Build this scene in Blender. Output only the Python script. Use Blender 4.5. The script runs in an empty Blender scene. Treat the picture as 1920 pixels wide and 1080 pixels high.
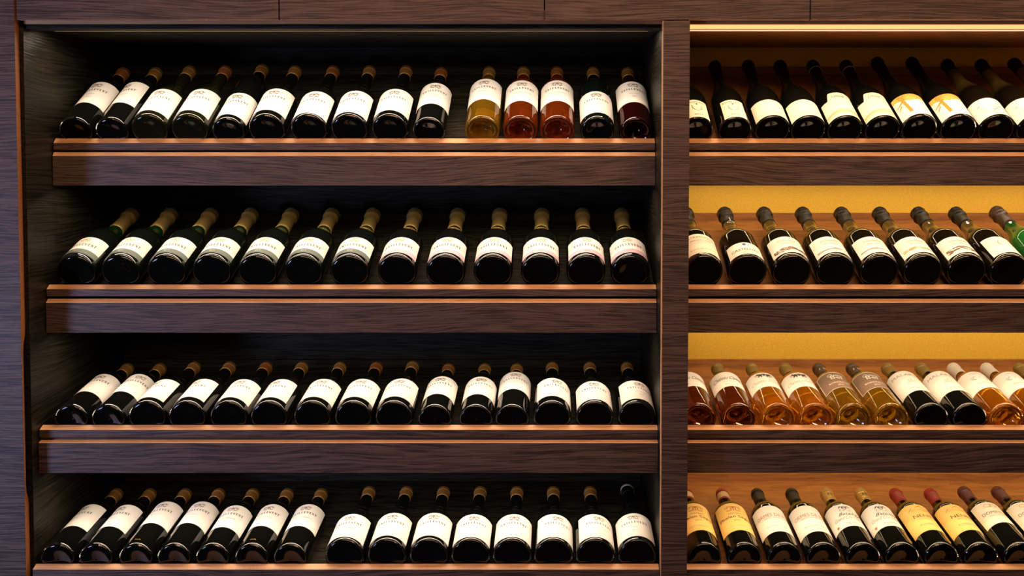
import bpy, math, random
from mathutils import Matrix, Vector
random.seed(7)
C = bpy.context.scene.collection
S = bpy.context.scene
rad = math.radians

# ------------------------------------------------------------------ camera
FOC, CX, HOR, PHI, ZC = 1867.0, 1038.0, 290.0, rad(2.3), 1.62
CY = HOR + FOC*math.tan(PHI)
cd = bpy.data.cameras.new('camera'); cam = bpy.data.objects.new('camera', cd); C.objects.link(cam)
cam.location = (0, 0, ZC); cam.rotation_euler = (rad(90) - PHI, 0, 0)
cd.sensor_width = 36.0; cd.lens = FOC/1920*36.0
cd.shift_x = -(CX - 960)/1920; cd.shift_y = (CY - 540)/1920
cd.clip_start = 0.05
S.camera = cam

# ------------------------------------------------------------------ world, room light, exposure
w = bpy.data.worlds.new('world'); S.world = w; w.use_nodes = True
w.node_tree.nodes['Background'].inputs[0].default_value = (1.0, 0.72, 0.5, 1)
w.node_tree.nodes['Background'].inputs[1].default_value = 0.012
S.view_settings.view_transform = 'Standard'; S.view_settings.look = 'None'
S.view_settings.exposure = 0.0; S.view_settings.gamma = 1.0; S.view_settings.use_curve_mapping = False

def area(name, loc, target, sx, sy, power, col, spread=180, parent=None):
    ld = bpy.data.lights.new(name, 'AREA'); ld.shape = 'RECTANGLE'; ld.size = sx; ld.size_y = sy
    ld.energy = power; ld.color = col; ld.spread = rad(spread)
    o = bpy.data.objects.new(name, ld); C.objects.link(o); o.location = loc
    o.rotation_euler = (Vector(target) - Vector(loc)).to_track_quat('-Z', 'Y').to_euler()
    if parent: o.parent = parent
    return o
area('window_light', (-1.95, 1.00, 1.15), (-1.05, 2.1, 0.95), 0.26, 0.5, 15, (0.46, 0.56, 1.0))
area('ceiling_light', (0.25, 1.05, 2.70), (0.25, 2.1, 1.1), 2.6, 0.10, 14, (1.0, 0.56, 0.32), 110)

# ------------------------------------------------------------------ materials
def new_mat(name):
    m = bpy.data.materials.new(name); m.use_nodes = True
    return m, m.node_tree, m.node_tree.nodes['Principled BSDF']
def plain(name, col, rough=0.5, metal=0.0, noise=0.0, nscale=200, bump=0.0, coat=0.0):
    m, nt, p = new_mat(name)
    p.inputs['Base Color'].default_value = (*col, 1); p.inputs['Roughness'].default_value = rough
    p.inputs['Metallic'].default_value = metal; p.inputs['Coat Weight'].default_value = coat
    if noise or bump:
        tc = nt.nodes.new('ShaderNodeTexCoord'); n = nt.nodes.new('ShaderNodeTexNoise')
        n.inputs['Scale'].default_value = nscale; n.inputs['Detail'].default_value = 4
        nt.links.new(tc.outputs['Object'], n.inputs['Vector'])
        if noise:
            r = nt.nodes.new('ShaderNodeValToRGB'); nt.links.new(n.outputs['Fac'], r.inputs[0])
            r.color_ramp.elements[0].position = .3; r.color_ramp.elements[1].position = .7
            r.color_ramp.elements[0].color = (*[c*(1-noise) for c in col], 1)
            r.color_ramp.elements[1].color = (*[min(1, c*(1+noise)) for c in col], 1)
            nt.links.new(r.outputs[0], p.inputs['Base Color'])
        if bump:
            b = nt.nodes.new('ShaderNodeBump'); b.inputs['Strength'].default_value = bump
            b.inputs['Distance'].default_value = 0.001
            nt.links.new(n.outputs['Fac'], b.inputs['Height']); nt.links.new(b.outputs[0], p.inputs['Normal'])
    return m
def wood(name, light, dark, rough=0.5, axis='X', fine=260, bump=0.5, wave=0.5, lo=.36, hi=.60, spec=0.5):
    m, nt, p = new_mat(name)
    N = nt.nodes.new; L = nt.links.new
    geo = N('ShaderNodeNewGeometry'); mp = N('ShaderNodeMapping')
    L(geo.outputs['Position'], mp.inputs['Vector'])
    sc = {'X': (1.0, 3.0, 3.0), 'Y': (3.0, 1.0, 3.0)}[axis]
    mp.inputs['Scale'].default_value = sc
    # slow wander that bends the grain
    n0 = N('ShaderNodeTexNoise'); n0.inputs['Scale'].default_value = 1.5; n0.inputs['Detail'].default_value = 2
    L(mp.outputs[0], n0.inputs['Vector'])
    sep = N('ShaderNodeSeparateXYZ'); L(geo.outputs['Position'], sep.inputs[0])
    ml = N('ShaderNodeMath'); ml.operation = 'MULTIPLY'; ml.inputs[1].default_value = 0.16*wave; L(n0.outputs['Fac'], ml.inputs[0])
    ad = N('ShaderNodeMath'); ad.operation = 'ADD'; L(sep.outputs['Z'], ad.inputs[0]); L(ml.outputs[0], ad.inputs[1])
    ma = N('ShaderNodeMath'); ma.operation = 'MULTIPLY'; ma.inputs[1].default_value = fine; L(ad.outputs[0], ma.inputs[0])
    cmb = N('ShaderNodeCombineXYZ')
    mx = N('ShaderNodeMath'); mx.operation = 'MULTIPLY'; mx.inputs[1].default_value = 11.0 if axis == 'X' else fine*0.4
    my = N('ShaderNodeMath'); my.operation = 'MULTIPLY'; my.inputs[1].default_value = fine*0.4 if axis == 'X' else 7.0
    L(sep.outputs['X'], mx.inputs[0]); L(sep.outputs['Y'], my.inputs[0])
    L(mx.outputs[0], cmb.inputs[0]); L(my.outputs[0], cmb.inputs[1]); L(ma.outputs[0], cmb.inputs[2])
    n1 = N('ShaderNodeTexNoise'); n1.inputs['Scale'].default_value = 1.0; n1.inputs['Detail'].default_value = 5
    n1.inputs['Roughness'].default_value = 0.65; L(cmb.outputs[0], n1.inputs['Vector'])
    r = N('ShaderNodeValToRGB'); L(n1.outputs['Fac'], r.inputs[0])
    r.color_ramp.elements[0].position = lo; r.color_ramp.elements[1].position = hi
    r.color_ramp.elements[0].color = (*dark, 1); r.color_ramp.elements[1].color = (*light, 1)
    L(r.outputs[0], p.inputs['Base Color'])
    b = N('ShaderNodeBump'); b.inputs['Strength'].default_value = bump; b.inputs['Distance'].default_value = 0.0015
    L(n1.outputs['Fac'], b.inputs['Height']); L(b.outputs[0], p.inputs['Normal'])
    p.inputs['Roughness'].default_value = rough; p.inputs['Specular IOR Level'].default_value = spec
    return m
def emit(name, col, s):
    m, nt, p = new_mat(name)
    p.inputs['Base Color'].default_value = (*col, 1); p.inputs['Emission Color'].default_value = (*col, 1)
    p.inputs['Emission Strength'].default_value = s
    return m
def glass(name, col, rough=0.04, turbid=0.4, turb_col=None):
    m, nt, p = new_mat(name)
    p.inputs['Base Color'].default_value = (*col, 1); p.inputs['Roughness'].default_value = rough
    p.inputs['IOR'].default_value = 1.45; p.inputs['Transmission Weight'].default_value = 1.0
    q = nt.nodes.new('ShaderNodeBsdfPrincipled'); tcl = turb_col or col
    q.inputs['Base Color'].default_value = (*tcl, 1); q.inputs['Roughness'].default_value = 0.06
    mx = nt.nodes.new('ShaderNodeMixShader'); mx.inputs[0].default_value = turbid
    nt.links.new(p.outputs[0], mx.inputs[1]); nt.links.new(q.outputs[0], mx.inputs[2])
    nt.links.new(mx.outputs[0], nt.nodes['Material Output'].inputs['Surface'])
    return m

M = {}
M['front'] = wood('smoked_oak_front', (0.140, 0.088, 0.070), (0.036, 0.021, 0.017), 0.55, fine=430, bump=0.7, lo=.41, hi=.57)
M['inner'] = wood('black_stained_oak', (0.034, 0.030, 0.020), (0.008, 0.007, 0.005), 0.6, bump=0.9, fine=300, lo=.42, hi=.56, spec=0.2)
M['side'] = wood('black_stained_oak_side', (0.020, 0.017, 0.010), (0.005, 0.004, 0.003), 0.36, axis='Y', bump=1.0, fine=300, lo=.42, hi=.56, spec=0.3)
M['edge'] = wood('oiled_oak_edge', (0.74, 0.42, 0.20), (0.58, 0.30, 0.13), 0.5, bump=0.2)
M['doore'] = wood('orange_oak_edge', (0.34, 0.12, 0.035), (0.25, 0.085, 0.022), 0.5, bump=0.2)
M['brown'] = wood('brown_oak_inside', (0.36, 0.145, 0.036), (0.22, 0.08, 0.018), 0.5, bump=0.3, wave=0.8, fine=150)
M['gold'] = plain('gold_plaster', (0.72, 0.46, 0.042), 0.6, 0.0, 0.14, 420, 0.6)
M['wall'] = plain('grey_plaster', (0.25, 0.24, 0.23), 0.8, 0, 0.1, 60)
M['floor'] = wood('dark_floor_oak', (0.014, 0.010, 0.008), (0.006, 0.004, 0.004), 0.6, spec=0.2)
M['alu'] = plain('aluminium_profile', (0.5, 0.5, 0.5), 0.35, 1.0)
M['led'] = emit('led_diffuser', (1.0, 0.60, 0.20), 1.15)
M['ledoff'] = emit('led_diffuser_hidden', (1.0, 0.62, 0.35), 1.0)
M['black'] = plain('black_wine_glass', (0.003, 0.0035, 0.003), 0.06)
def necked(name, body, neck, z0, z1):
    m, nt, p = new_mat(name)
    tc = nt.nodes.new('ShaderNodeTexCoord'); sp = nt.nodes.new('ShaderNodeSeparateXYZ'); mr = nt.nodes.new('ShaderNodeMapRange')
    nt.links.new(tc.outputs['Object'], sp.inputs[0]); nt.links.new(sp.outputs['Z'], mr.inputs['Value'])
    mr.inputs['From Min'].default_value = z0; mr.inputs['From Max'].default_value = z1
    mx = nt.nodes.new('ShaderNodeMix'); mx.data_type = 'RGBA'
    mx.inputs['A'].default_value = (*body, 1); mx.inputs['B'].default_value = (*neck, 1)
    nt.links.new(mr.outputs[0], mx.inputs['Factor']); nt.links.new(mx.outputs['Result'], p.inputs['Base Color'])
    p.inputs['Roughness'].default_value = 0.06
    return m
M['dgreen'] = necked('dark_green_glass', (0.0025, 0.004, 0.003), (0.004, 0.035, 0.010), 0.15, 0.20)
M['green'] = plain('bright_green_glass', (0.01, 0.10, 0.015), 0.06)
M['olive'] = glass('olive_green_glass', (0.10, 0.12, 0.02), 0.05, 0.75, (0.012, 0.014, 0.005))
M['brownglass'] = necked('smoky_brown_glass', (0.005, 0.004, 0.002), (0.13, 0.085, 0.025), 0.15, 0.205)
M['bluegreen'] = plain('blue_black_glass', (0.0025, 0.004, 0.004), 0.06)
M['maroon'] = glass('deep_red_wine_glass', (0.20, 0.01, 0.006), 0.04, 0.6, (0.020, 0.002, 0.0015))
M['yellow'] = glass('straw_wine_glass', (0.95, 0.62, 0.05), 0.03, 0.32, (0.24, 0.125, 0.006))
M['rose'] = glass('copper_rose_glass', (0.95, 0.30, 0.05), 0.03, 0.34, (0.19, 0.032, 0.003))
M['amber'] = glass('amber_wine_glass', (0.98, 0.48, 0.03), 0.03, 0.30, (0.42, 0.135, 0.004))
M['damber'] = glass('dark_amber_glass', (0.75, 0.20, 0.02), 0.03, 0.45, (0.10, 0.018, 0.003))
M['paper'] = plain('white_label_paper', (0.74, 0.71, 0.67), 0.6)
M['cream'] = plain('cream_label_paper', (0.76, 0.69, 0.56), 0.6)
M['ypaper'] = plain('yellow_label_paper', (0.78, 0.52, 0.16), 0.6)
M['taupe'] = plain('taupe_label_paper', (0.17, 0.11, 0.075), 0.6)
M['art'] = plain('orange_painted_paper', (0.80, 0.36, 0.08), 0.6, 0, 0.3, 40)
M['bandg'] = plain('grey_green_band', (0.10, 0.13, 0.105), 0.6)
M['bandp'] = plain('pale_pink_band', (0.62, 0.40, 0.46), 0.6)
M['bandgold'] = plain('green_gold_hill_print', (0.42, 0.40, 0.20), 0.6)
M['ink'] = plain('dark_ink', (0.03, 0.025, 0.022), 0.6)
M['ink2'] = plain('grey_ink', (0.30, 0.26, 0.23), 0.6)
M['brownink'] = plain('brown_ink', (0.12, 0.07, 0.045), 0.6)
M['redink'] = plain('red_brown_ink', (0.38, 0.14, 0.05), 0.6)
M['orink'] = plain('orange_ink', (0.75, 0.20, 0.02), 0.6)
M['blueink'] = plain('blue_ink', (0.02, 0.08, 0.35), 0.5)
M['lblueink'] = plain('pale_blue_ink', (0.30, 0.38, 0.42), 0.5)
M['wink'] = plain('white_ink', (0.75, 0.70, 0.62), 0.5)
M['goldink'] = plain('gold_ink', (0.45, 0.30, 0.08), 0.4)
M['bronze'] = plain('bronze_capsule', (0.60, 0.30, 0.08), 0.36, 0.5)
M['copper'] = plain('copper_capsule', (0.60, 0.22, 0.06), 0.36, 0.5)
M['goldfoil'] = plain('gold_foil', (0.62, 0.42, 0.13), 0.33, 0.55, 0, 120, 0.6)
M['blackcap'] = plain('black_capsule', (0.006, 0.005, 0.004), 0.42, 0, 0, 90, 0.3); M['blackcap'].node_tree.nodes['Principled BSDF'].inputs['Specular IOR Level'].default_value = 0.25
M['browncap'] = plain('dark_brown_capsule', (0.035, 0.014, 0.008), 0.4)
M['redcap'] = plain('red_capsule', (0.27, 0.006, 0.005), 0.45)
M['wineredcap'] = plain('dark_red_capsule', (0.075, 0.004, 0.005), 0.45)
M['whitecap'] = plain('white_capsule', (0.62, 0.58, 0.52), 0.45)
M['olivecap'] = plain('olive_gold_capsule', (0.22, 0.15, 0.04), 0.4, 0.4)
M['goldcap'] = plain('gold_capsule', (0.50, 0.32, 0.09), 0.35, 0.5)
M['creamcap'] = plain('cream_capsule_band', (0.62, 0.45, 0.20), 0.45)

# ------------------------------------------------------------------ mesh helpers
def link(name, verts, faces, mats, parent=None, smooth=False, midx=None, loc=None):
    me = bpy.data.meshes.new(name); me.from_pydata([tuple(v) for v in verts], [], faces)
    for m in (mats if isinstance(mats, (list, tuple)) else [mats]): me.materials.append(m)
    if midx: me.polygons.foreach_set('material_index', midx)
    if smooth: me.polygons.foreach_set('use_smooth', [True]*len(me.polygons))
    me.update()
    o = bpy.data.objects.new(name, me); C.objects.link(o)
    if parent: o.parent = parent
    if loc: o.location = loc
    return o
def box_data(x0, x1, y0, y1, z0, z1, b=0.0):
    v = [(x, y, z) for x in (x0, x1) for y in (y0, y1) for z in (z0, z1)]
    f = [(0, 1, 3, 2), (4, 6, 7, 5), (0, 4, 5, 1), (2, 3, 7, 6), (0, 2, 6, 4), (1, 5, 7, 3)]
    return v, f
def soften(o, w=0.0006):
    md = o.modifiers.new('bevel', 'BEVEL'); md.width = w; md.segments = 2; md.limit_method = 'ANGLE'
    return o
def box(name, x0, x1, y0, y1, z0, z1, m, parent=None, bev=0.0006):
    # vertices relative to the parent's origin or to the box's own foot
    if parent is not None:
        ox, oy, oz = parent.location; loc = None
    else:
        ox, oy, oz = (x0+x1)/2, (y0+y1)/2, z0; loc = (ox, oy, oz)
    v, f = box_data(x0-ox, x1-ox, y0-oy, y1-oy, z0-oz, z1-oz)
    o = link(name, v, f, m, parent, loc=loc)
    return soften(o, bev) if bev else o
def prism(name, prof, x0, x1, mats, parent=None, pick=None, bev=0.0005):
    """profile of (y,z) points, counter-clockwise seen from +X, run along X"""
    ox, oy, oz = parent.location if parent is not None else (0, 0, 0)
    n = len(prof)
    v = [(x0-ox, y-oy, z-oz) for y, z in prof] + [(x1-ox, y-oy, z-oz) for y, z in prof]
    f = [(i, (i+1) % n, n+(i+1) % n, n+i)[::-1] for i in range(n)] + [tuple(range(n))[::-1], tuple(range(n, 2*n))]
    f[:n] = [t for t in f[:n]]
    mi = [pick.get(i, 0) if pick else 0 for i in range(n)] + [pick.get('end', 0) if pick else 0]*2
    o = link(name, v, f, mats, parent, midx=mi)
    me = o.data
    import bmesh
    bm = bmesh.new(); bm.from_mesh(me); bmesh.ops.recalc_face_normals(bm, faces=bm.faces); bm.to_mesh(me); bm.free()
    return soften(o, bev) if bev else o
def empty(name, loc, label, cat, group=None, rot=None):
    o = bpy.data.objects.new(name, None); C.objects.link(o); o.location = loc; o.empty_display_size = 0.05
    if rot: o.rotation_euler = rot
    o['label'] = label; o['category'] = cat
    if group: o['group'] = group
    return o
def tag(o, label, cat, group=None):
    o['label'] = label; o['category'] = cat
    if group: o['group'] = group
    return o
def struct(o): o['kind'] = 'structure'; return o

# ------------------------------------------------------------------ setting
struct(box('floor', -2.6, 2.6, -1.6, 2.7, -0.05, 0.0, M['floor'], bev=0))
struct(box('wall_back', -2.6, 2.6, 2.60, 2.70, 0.0, 2.75, M['wall'], bev=0))

YF = 2.083                     # front plane of doors and posts
XL, XR = -1.1125, 0.2265       # inside of the dark bay
RX0, RX1 = 0.272, 1.62        # inside of the lit bay
TOP = 1.8935
YB = 2.56

# display cabinets: side panels, back, top
def cabinet(x0, x1, mi, ms, mb, label, lip=True):
    t = empty('display_cabinet', ((x0+x1)/2, 2.1, 0), label, 'cabinet')
    box('side_panel', x0-0.016, x0, 2.101, YB+0.018, 0.0, 2.02, ms, t)
    box('side_panel', x1, x1+0.016, 2.101, YB+0.018, 0.0, 2.02, ms, t)
    box('back_panel', x0, x1, YB, YB+0.018, 0.0, 2.02, mb, t)
    prism('top_panel', [(2.101, TOP), (2.101, TOP+0.03), (YB, TOP+0.03), (YB, TOP)], x0, x1, [mi, M['edge']], t, {0: 1})
    box('bottom_panel', x0, x1, 2.101, YB, 0.06, 0.08, mi, t)
    return t
dark_bay = cabinet(XL, XR, M['inner'], M['side'], M['inner'], 'dark-stained oak display bay holding the four left rows of bottles')
lit_bay = cabinet(RX0, RX1, M['brown'], M['brown'], M['gold'], 'warmly lit display bay with gold textured back, right of the post')
prism('front_rail', [(2.103, TOP-0.0095), (2.103, TOP-0.0003), (2.128, TOP-0.0003), (2.128, TOP-0.0115)], XL, XR, [M['inner']], dark_bay)

# the post between the bays
PX1 = 0.2835
post = empty('divider_post', ((XR+PX1)/2, YF, 0), 'upright brown oak post between the dark bay and the lit bay', 'post')
box('post_face', XR+0.002, PX1, YF, 2.100, 0.0, 1.8985, M['front'], post)
box('edge_band', XR+0.0005, XR+0.002, YF+0.0002, 2.100, 0.0, 1.8985, M['edge'], post, bev=0)

# tall door on the far left, its edge routed out for the fingers
def notch_profile():
    y0, y1, yn = YF, 2.1005, 2.0905
    za, zb = 1.235, 0.885                  # top and bottom of the finger pull
    back = [(y1, 0.02), (y1, zb-0.012), (y1-0.0015, zb), (yn+0.0025, zb+0.014), (yn, zb+0.032),
            (yn, za-0.03), (yn+0.0025, za-0.012), (y1-0.0015, za+0.004), (y1, za+0.018), (y1, 2.75)]
    return [(y0, 0.02)] + back + [(y0, 2.75)]
door = empty('cabinet_door', (-1.45, YF, 0.02), 'tall smoked oak door at far left with routed finger pull edge', 'door')
prf = notch_profile()
prism('door_panel', prf, -1.78, -1.1212, [M['front'], M['doore']], door, {'end': 1})
# upper doors
xs = [-1.1190+0.0015, -0.5705, -0.0190, 0.5335, 1.0850, 1.6360]
names = ['upper oak door above the left end of the dark bay', 'upper oak door above the middle of the dark bay',
         'upper oak door above the divider post and both bays', 'upper oak door above the middle of the lit bay',
         'upper oak door above the right end of the lit bay']
for i in range(5):
    a, b = xs[i]+0.0012, xs[i+1]-0.0012
    t = empty('cabinet_door', ((a+b)/2, YF, 1.900), names[i], 'door', 'upper cabinet doors in a row')
    z0, z1 = 1.9005, 2.72
    prism('door_panel', [(YF, z0), (2.100, z0), (2.100, z1), (YF, z1)], a, b, [M['front'], M['edge']], t, {0: 1})

# ------------------------------------------------------------------ racks
# lipY, lip front z, lip crest (dy,dz), contact Y,z, tilt, lip bottom z, drawerY, ledge z (front,back), ledge depth, drawer bottom z
ROWS = {
 1: dict(ly=2.215, lz=1.6460, cdy=0.0100, cdz=0.0105, cy=2.235, cz=1.6362, a=rad(31.2), lb=1.6305, dy=2.210, dz=1.6170, dd=0.0055, dh=0.0085, db=1.5514),
 2: dict(ly=2.172, lz=1.3257, cdy=0.0127, cdz=0.0085, cy=2.195, cz=1.3181, a=rad(20.8), lb=1.3095, dy=2.168, dz=1.2960, dd=0.0096, dh=0.0078, db=1.2300),
 3: dict(ly=2.130, lz=1.0257, cdy=0.0145, cdz=0.0070, cy=2.150, cz=1.0043, a=rad(9.8), lb=1.0095, dy=2.125, dz=0.9985, dd=0.0150, dh=0.0055, db=0.9328),
 4: dict(ly=2.090, lz=0.7357, cdy=0.0153, cdz=0.0066, cy=2.110, cz=0.7128, a=rad(8.2), lb=0.7200, dy=2.086, dz=0.7090, dd=0.0150, dh=0.0055, db=0.6430),
}
shelf_word = {1: 'top', 2: 'second', 3: 'third', 4: 'bottom'}
def tray(r, x0, x1, lit):
    R = ROWS[r]; a = R['a']; bay = 'lit' if lit else 'dark'
    mb = M['brown'] if lit else M['inner']
    t = empty('bottle_tray', ((x0+x1)/2, R['ly'], R['lb']), f"tilted oak bottle tray on the {shelf_word[r]} shelf of the {bay} bay", 'tray', 'bottle trays')
    ly, lz, cy, cz = R['ly'], R['lz'], R['cy'], R['cz']
    c = (ly+R['cdy'], lz+R['cdz'])
    inner = (cy-0.0015, cz+0.001)
    prof = [(ly, R['lb']), (cy-0.0015, min(R['lb'], cz-0.008)), inner, c, (ly, lz)]
    prism('front_lip', prof, x0, x1, [M['front'], M['edge']], t, {3: 1})
    th = 0.010
    ye = YB-0.012
    n = (-math.sin(a), math.cos(a))
    L = (ye-cy)/math.cos(a)
    p0 = (cy, cz-0.0004); p1 = (cy+L*math.cos(a), cz+L*math.sin(a)-0.0004)
    prof = [(p0[0], p0[1]-th/math.cos(a)), (p1[0], p1[1]-th/math.cos(a)), p1, p0]
    prism('tray_board', prof, x0, x1, [mb], t)
    prism('back_rail', [(ye-0.0005, p1[1]-0.02), (YB-0.001, p1[1]-0.02), (YB-0.001, p1[1]+0.019), (ye-0.0005, p1[1]+0.019)], x0, x1, [mb], t)
    return t
def drawer(r, x0, x1, lit):
    R = ROWS[r]; bay = 'lit' if lit else 'dark'
    t = empty('drawer', ((x0+x1)/2, R['dy'], R['db']), f"shallow oak drawer under the {shelf_word[r]} bottle row of the {bay} bay", 'drawer', 'drawers under the bottle trays')
    y, z, d, h, b = R['dy'], R['dz'], R['dd'], R['dh'], R['db']
    prism('drawer_front', [(y, b), (y+0.018, b), (y+0.018, z+h), (y+d, z+h), (y, z)], x0, x1, [M['front'], M['edge']], t, {3: 1, 2: 1})
    zt = z+h-0.016
    yb = YB-0.05
    box('drawer_side', x0+0.01, x0+0.022, y+0.0185, yb, b+0.018, zt, M['inner'], t)
    box('drawer_side', x1-0.022, x1-0.01, y+0.0185, yb, b+0.018, zt, M['inner'], t)
    box('drawer_bottom', x0+0.0225, x1-0.0225, y+0.0185, yb, b+0.012, b+0.018, M['inner'], t)
    box('drawer_back', x0+0.0225, x1-0.0225, yb-0.012, yb, b+0.0185, zt, M['inner'], t)
    return t
def led(x0, x1, y, z, power, lit, spread, where, col, hh=0.006):
    t = empty('led_strip', ((x0+x1)/2, y, z), where, 'light strip', 'LED strips over the bottle rows')
    box('housing', x0+0.02, x1-0.02, y-0.007, y+0.007, z-0.0005, z-0.0005+hh, M['alu'], t, bev=0)
    box('diffuser', x0+0.02, x1-0.02, y-0.005, y+0.005, z-0.0025, z-0.0006, M['ledoff'], t, bev=0)
    ld = bpy.data.lights.new('strip_light', 'AREA'); ld.shape = 'RECTANGLE'; ld.size = x1-x0-0.06; ld.size_y = 0.009
    ld.energy = power; ld.color = col; ld.spread = rad(spread)
    o = bpy.data.objects.new('strip_light', ld); C.objects.link(o); o.parent = t; o.location = (0, 0, -0.0030)
    if lit: o.rotation_euler = (rad(12), 0, 0)
    return t
WARM = (1.0, 0.80, 0.60); WARM2 = (1.0, 0.72, 0.44)
for r in (1, 2, 3, 4):
    tray(r, XL+0.0012, XR-0.0012, False); tray(r, RX0+0.0012, RX1-0.0012, True)
    drawer(r, XL+0.0010, XR-0.0010, False); drawer(r, RX0+0.0010, RX1-0.0010, True)
led(XL, XR, 2.190, TOP-0.0009, 3.7, False, 170, 'LED strip under the top of the dark bay', WARM, 0.0012)
led(RX0, RX1, 2.188, TOP-0.0009, 3.4, False, 150, 'LED strip under the top of the lit bay', WARM2, 0.0012)
for r in (1, 2, 3):
    R = ROWS[r]
    led(XL, XR, R['dy']+0.036, R['db']+0.0050, 2.1, False, 152, f"LED strip under the {shelf_word[r]} drawer of the dark bay", WARM)
    led(RX0, RX1, R['dy']+0.040, R['db']+0.0050, 2.9, True, 170, f"LED strip under the {shelf_word[r]} drawer of the lit bay", WARM2)
for r in (1, 2, 3):  # added unseen strips that brighten the gold back wall and tray boards
    R = ROWS[r]
    led(RX0, RX1, YB-0.085, R['db']+0.0055, 1.25, True, 175, f"added unseen wall-washing LED strip behind the {shelf_word[r]} drawer of the lit bay", WARM2)
# visible glowing strip along the head of the lit bay
t = empty('led_profile', ((RX0+RX1)/2, 2.108, TOP-0.009), 'glowing amber LED profile along the head of the lit bay', 'light strip')
prism('diffuser', [(2.104, TOP-0.0085), (2.112, TOP-0.0085), (2.118, TOP-0.001), (2.104, TOP-0.001)], RX0+0.012, RX1-0.01, [M['led']], t)

# ------------------------------------------------------------------ bottles
def smoothstep(a, b, t): t = max(0, min(1, (t-a)/(b-a))); return t*t*(3-2*t)
PROFILES = {}
def profile(kind, r, L, depth=0.22):
    """radius at each height, from the punt outwards, up the body, shoulder and neck"""
    nk, lp = 0.0138, 0.0148
    d = depth
    pts = [(0.0001, 0.026*d), (r*0.16, 0.0245*d), (r*0.34, 0.019*d), (r*0.52, 0.011*d), (r*0.66, 0.0045*d), (r*0.76, 0.0012*d),
           (r*0.83, 0.0), (r*0.90, 0.0010), (r*0.955, 0.0040), (r*0.99, 0.0085), (r, 0.014)]
    if kind == 'bordeaux':
        hs = L-0.112
        pts += [(r, 0.06), (r, 0.12), (r, hs-0.012)]
        for k in range(1, 11):
            u = k/10; pts.append((nk+0.001+(r-nk-0.001)*(math.cos(u*math.pi/2))**0.85 if u < 1 else nk+0.001, hs-0.012+0.036*math.sin(u*math.pi/2)**1.25))
        pts += [(nk, L-0.075), (nk, L-0.012)]
    elif kind == 'burgundy':
        hs = 0.120
        pts += [(r, 0.06), (r, hs)]
        e = L-0.085
        for k in range(1, 15):
            u = k/14; pts.append((nk+(r-nk)*(1-smoothstep(0, 1, u**0.88)), hs+(e-hs)*u))
        pts += [(nk, L-0.012)]
    elif kind == 'champagne':
        hs = 0.128; nk = 0.0145
        pts += [(r, 0.06), (r, hs)]
        e = L-0.095
        for k in range(1, 15):
            u = k/14; pts.append((nk+0.002+(r-nk-0.002)*(1-smoothstep(0, 1, u**0.9)), hs+(e-hs)*u))
        pts += [(nk, L-0.02)]
    pts += [(lp, L-0.010), (lp, L-0.004), (lp-0.002, L-0.001), (0.0001, L-0.001)]
    return pts
def lathe(name, pts, m, parent, n=44, jitter=None):
    v = []; f = []
    for (rr, z) in pts:
        for k in range(n):
            th = 2*math.pi*k/n
            r2 = rr + (jitter(th, z, rr) if jitter else 0)
            v.append((r2*math.sin(th), -r2*math.cos(th), z))
    for i in range(len(pts)-1):
        for k in range(n):
            a = i*n+k; b = i*n+(k+1) % n
            f.append((a, b, b+n, a+n))
    return link(name, v, f, m, parent, smooth=True)
def rad_at(pts, z):
    body = pts[10:]
    for (r0, z0), (r1, z1) in zip(body, body[1:]):
        if z0 <= z <= z1 and z1 > z0: return r0+(r1-r0)*(z-z0)/(z1-z0)
    return body[0][0]
def capsule_pts(pts, L, ln, style):
    z0 = L-ln; out = []
    zs = [z0+(L-0.016-z0)*k/6 for k in range(7)]
    out.append((rad_at(pts, z0)-0.0005, z0))
    for z in zs: out.append((rad_at(pts, z)+0.0007, z+0.0002))
    if style == 'champagne':
        out = [(rad_at(pts, z0)-0.0004, z0)]
        for z in [z0+(L-0.034-z0)*k/6 for k in range(7)]: out.append((max(rad_at(pts, z)+0.0008, 0.0146), z+0.0002))
        out += [(0.0185, L-0.031), (0.0195, L-0.026), (0.0178, L-0.021), (0.0180, L-0.012), (0.0192, L-0.006), (0.0175, L-0.0012), (0.010, L+0.0006), (0.0001, L+0.001)]
    else:
        out += [(0.0152, L-0.0150), (0.0160, L-0.0135), (0.0160, L-0.0105), (0.0154, L-0.0095), (0.0154, L-0.0030), (0.0146, L-0.0003), (0.009, L+0.0002), (0.0001, L+0.0003)]
    return out
def patch(name, r, s0, s1, w, m, parent, off=0.0004, n=28, top=None, bot=None):
    """a sheet of paper wound round the bottle; w = half angle in degrees, top/bot(u) reshape the edges"""
    v = []; f = []
    rr = r+off
    for k in range(n+1):
        u = -1+2*k/n; th = rad(w)*u
        a = s0+(bot(u) if bot else 0); b = s1+(top(u) if top else 0)
        for z in (a, b):
            v.append((rr*math.sin(th), -rr*math.cos(th), z))
    for k in range(n): f.append((2*k, 2*k+2, 2*k+3, 2*k+1))
    # thickness
    base = len(v)
    for k in range(n+1):
        th = rad(w)*(-1+2*k/n)
        for j in (0, 1): v.append(((r+0.00005)*math.sin(th), -(r+0.00005)*math.cos(th), v[2*k+j][2]))
    for k in range(n):
        f.append((2*k, base+2*k, base+2*k+2, 2*k+2)); f.append((2*k+1, 2*k+3, base+2*k+3, base+2*k+1))
    f.append((0, 1, base+1, base)); f.append((2*n, base+2*n, base+2*n+1, 2*n+1))
    return link(name, v, f, m, parent, smooth=False)

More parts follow.
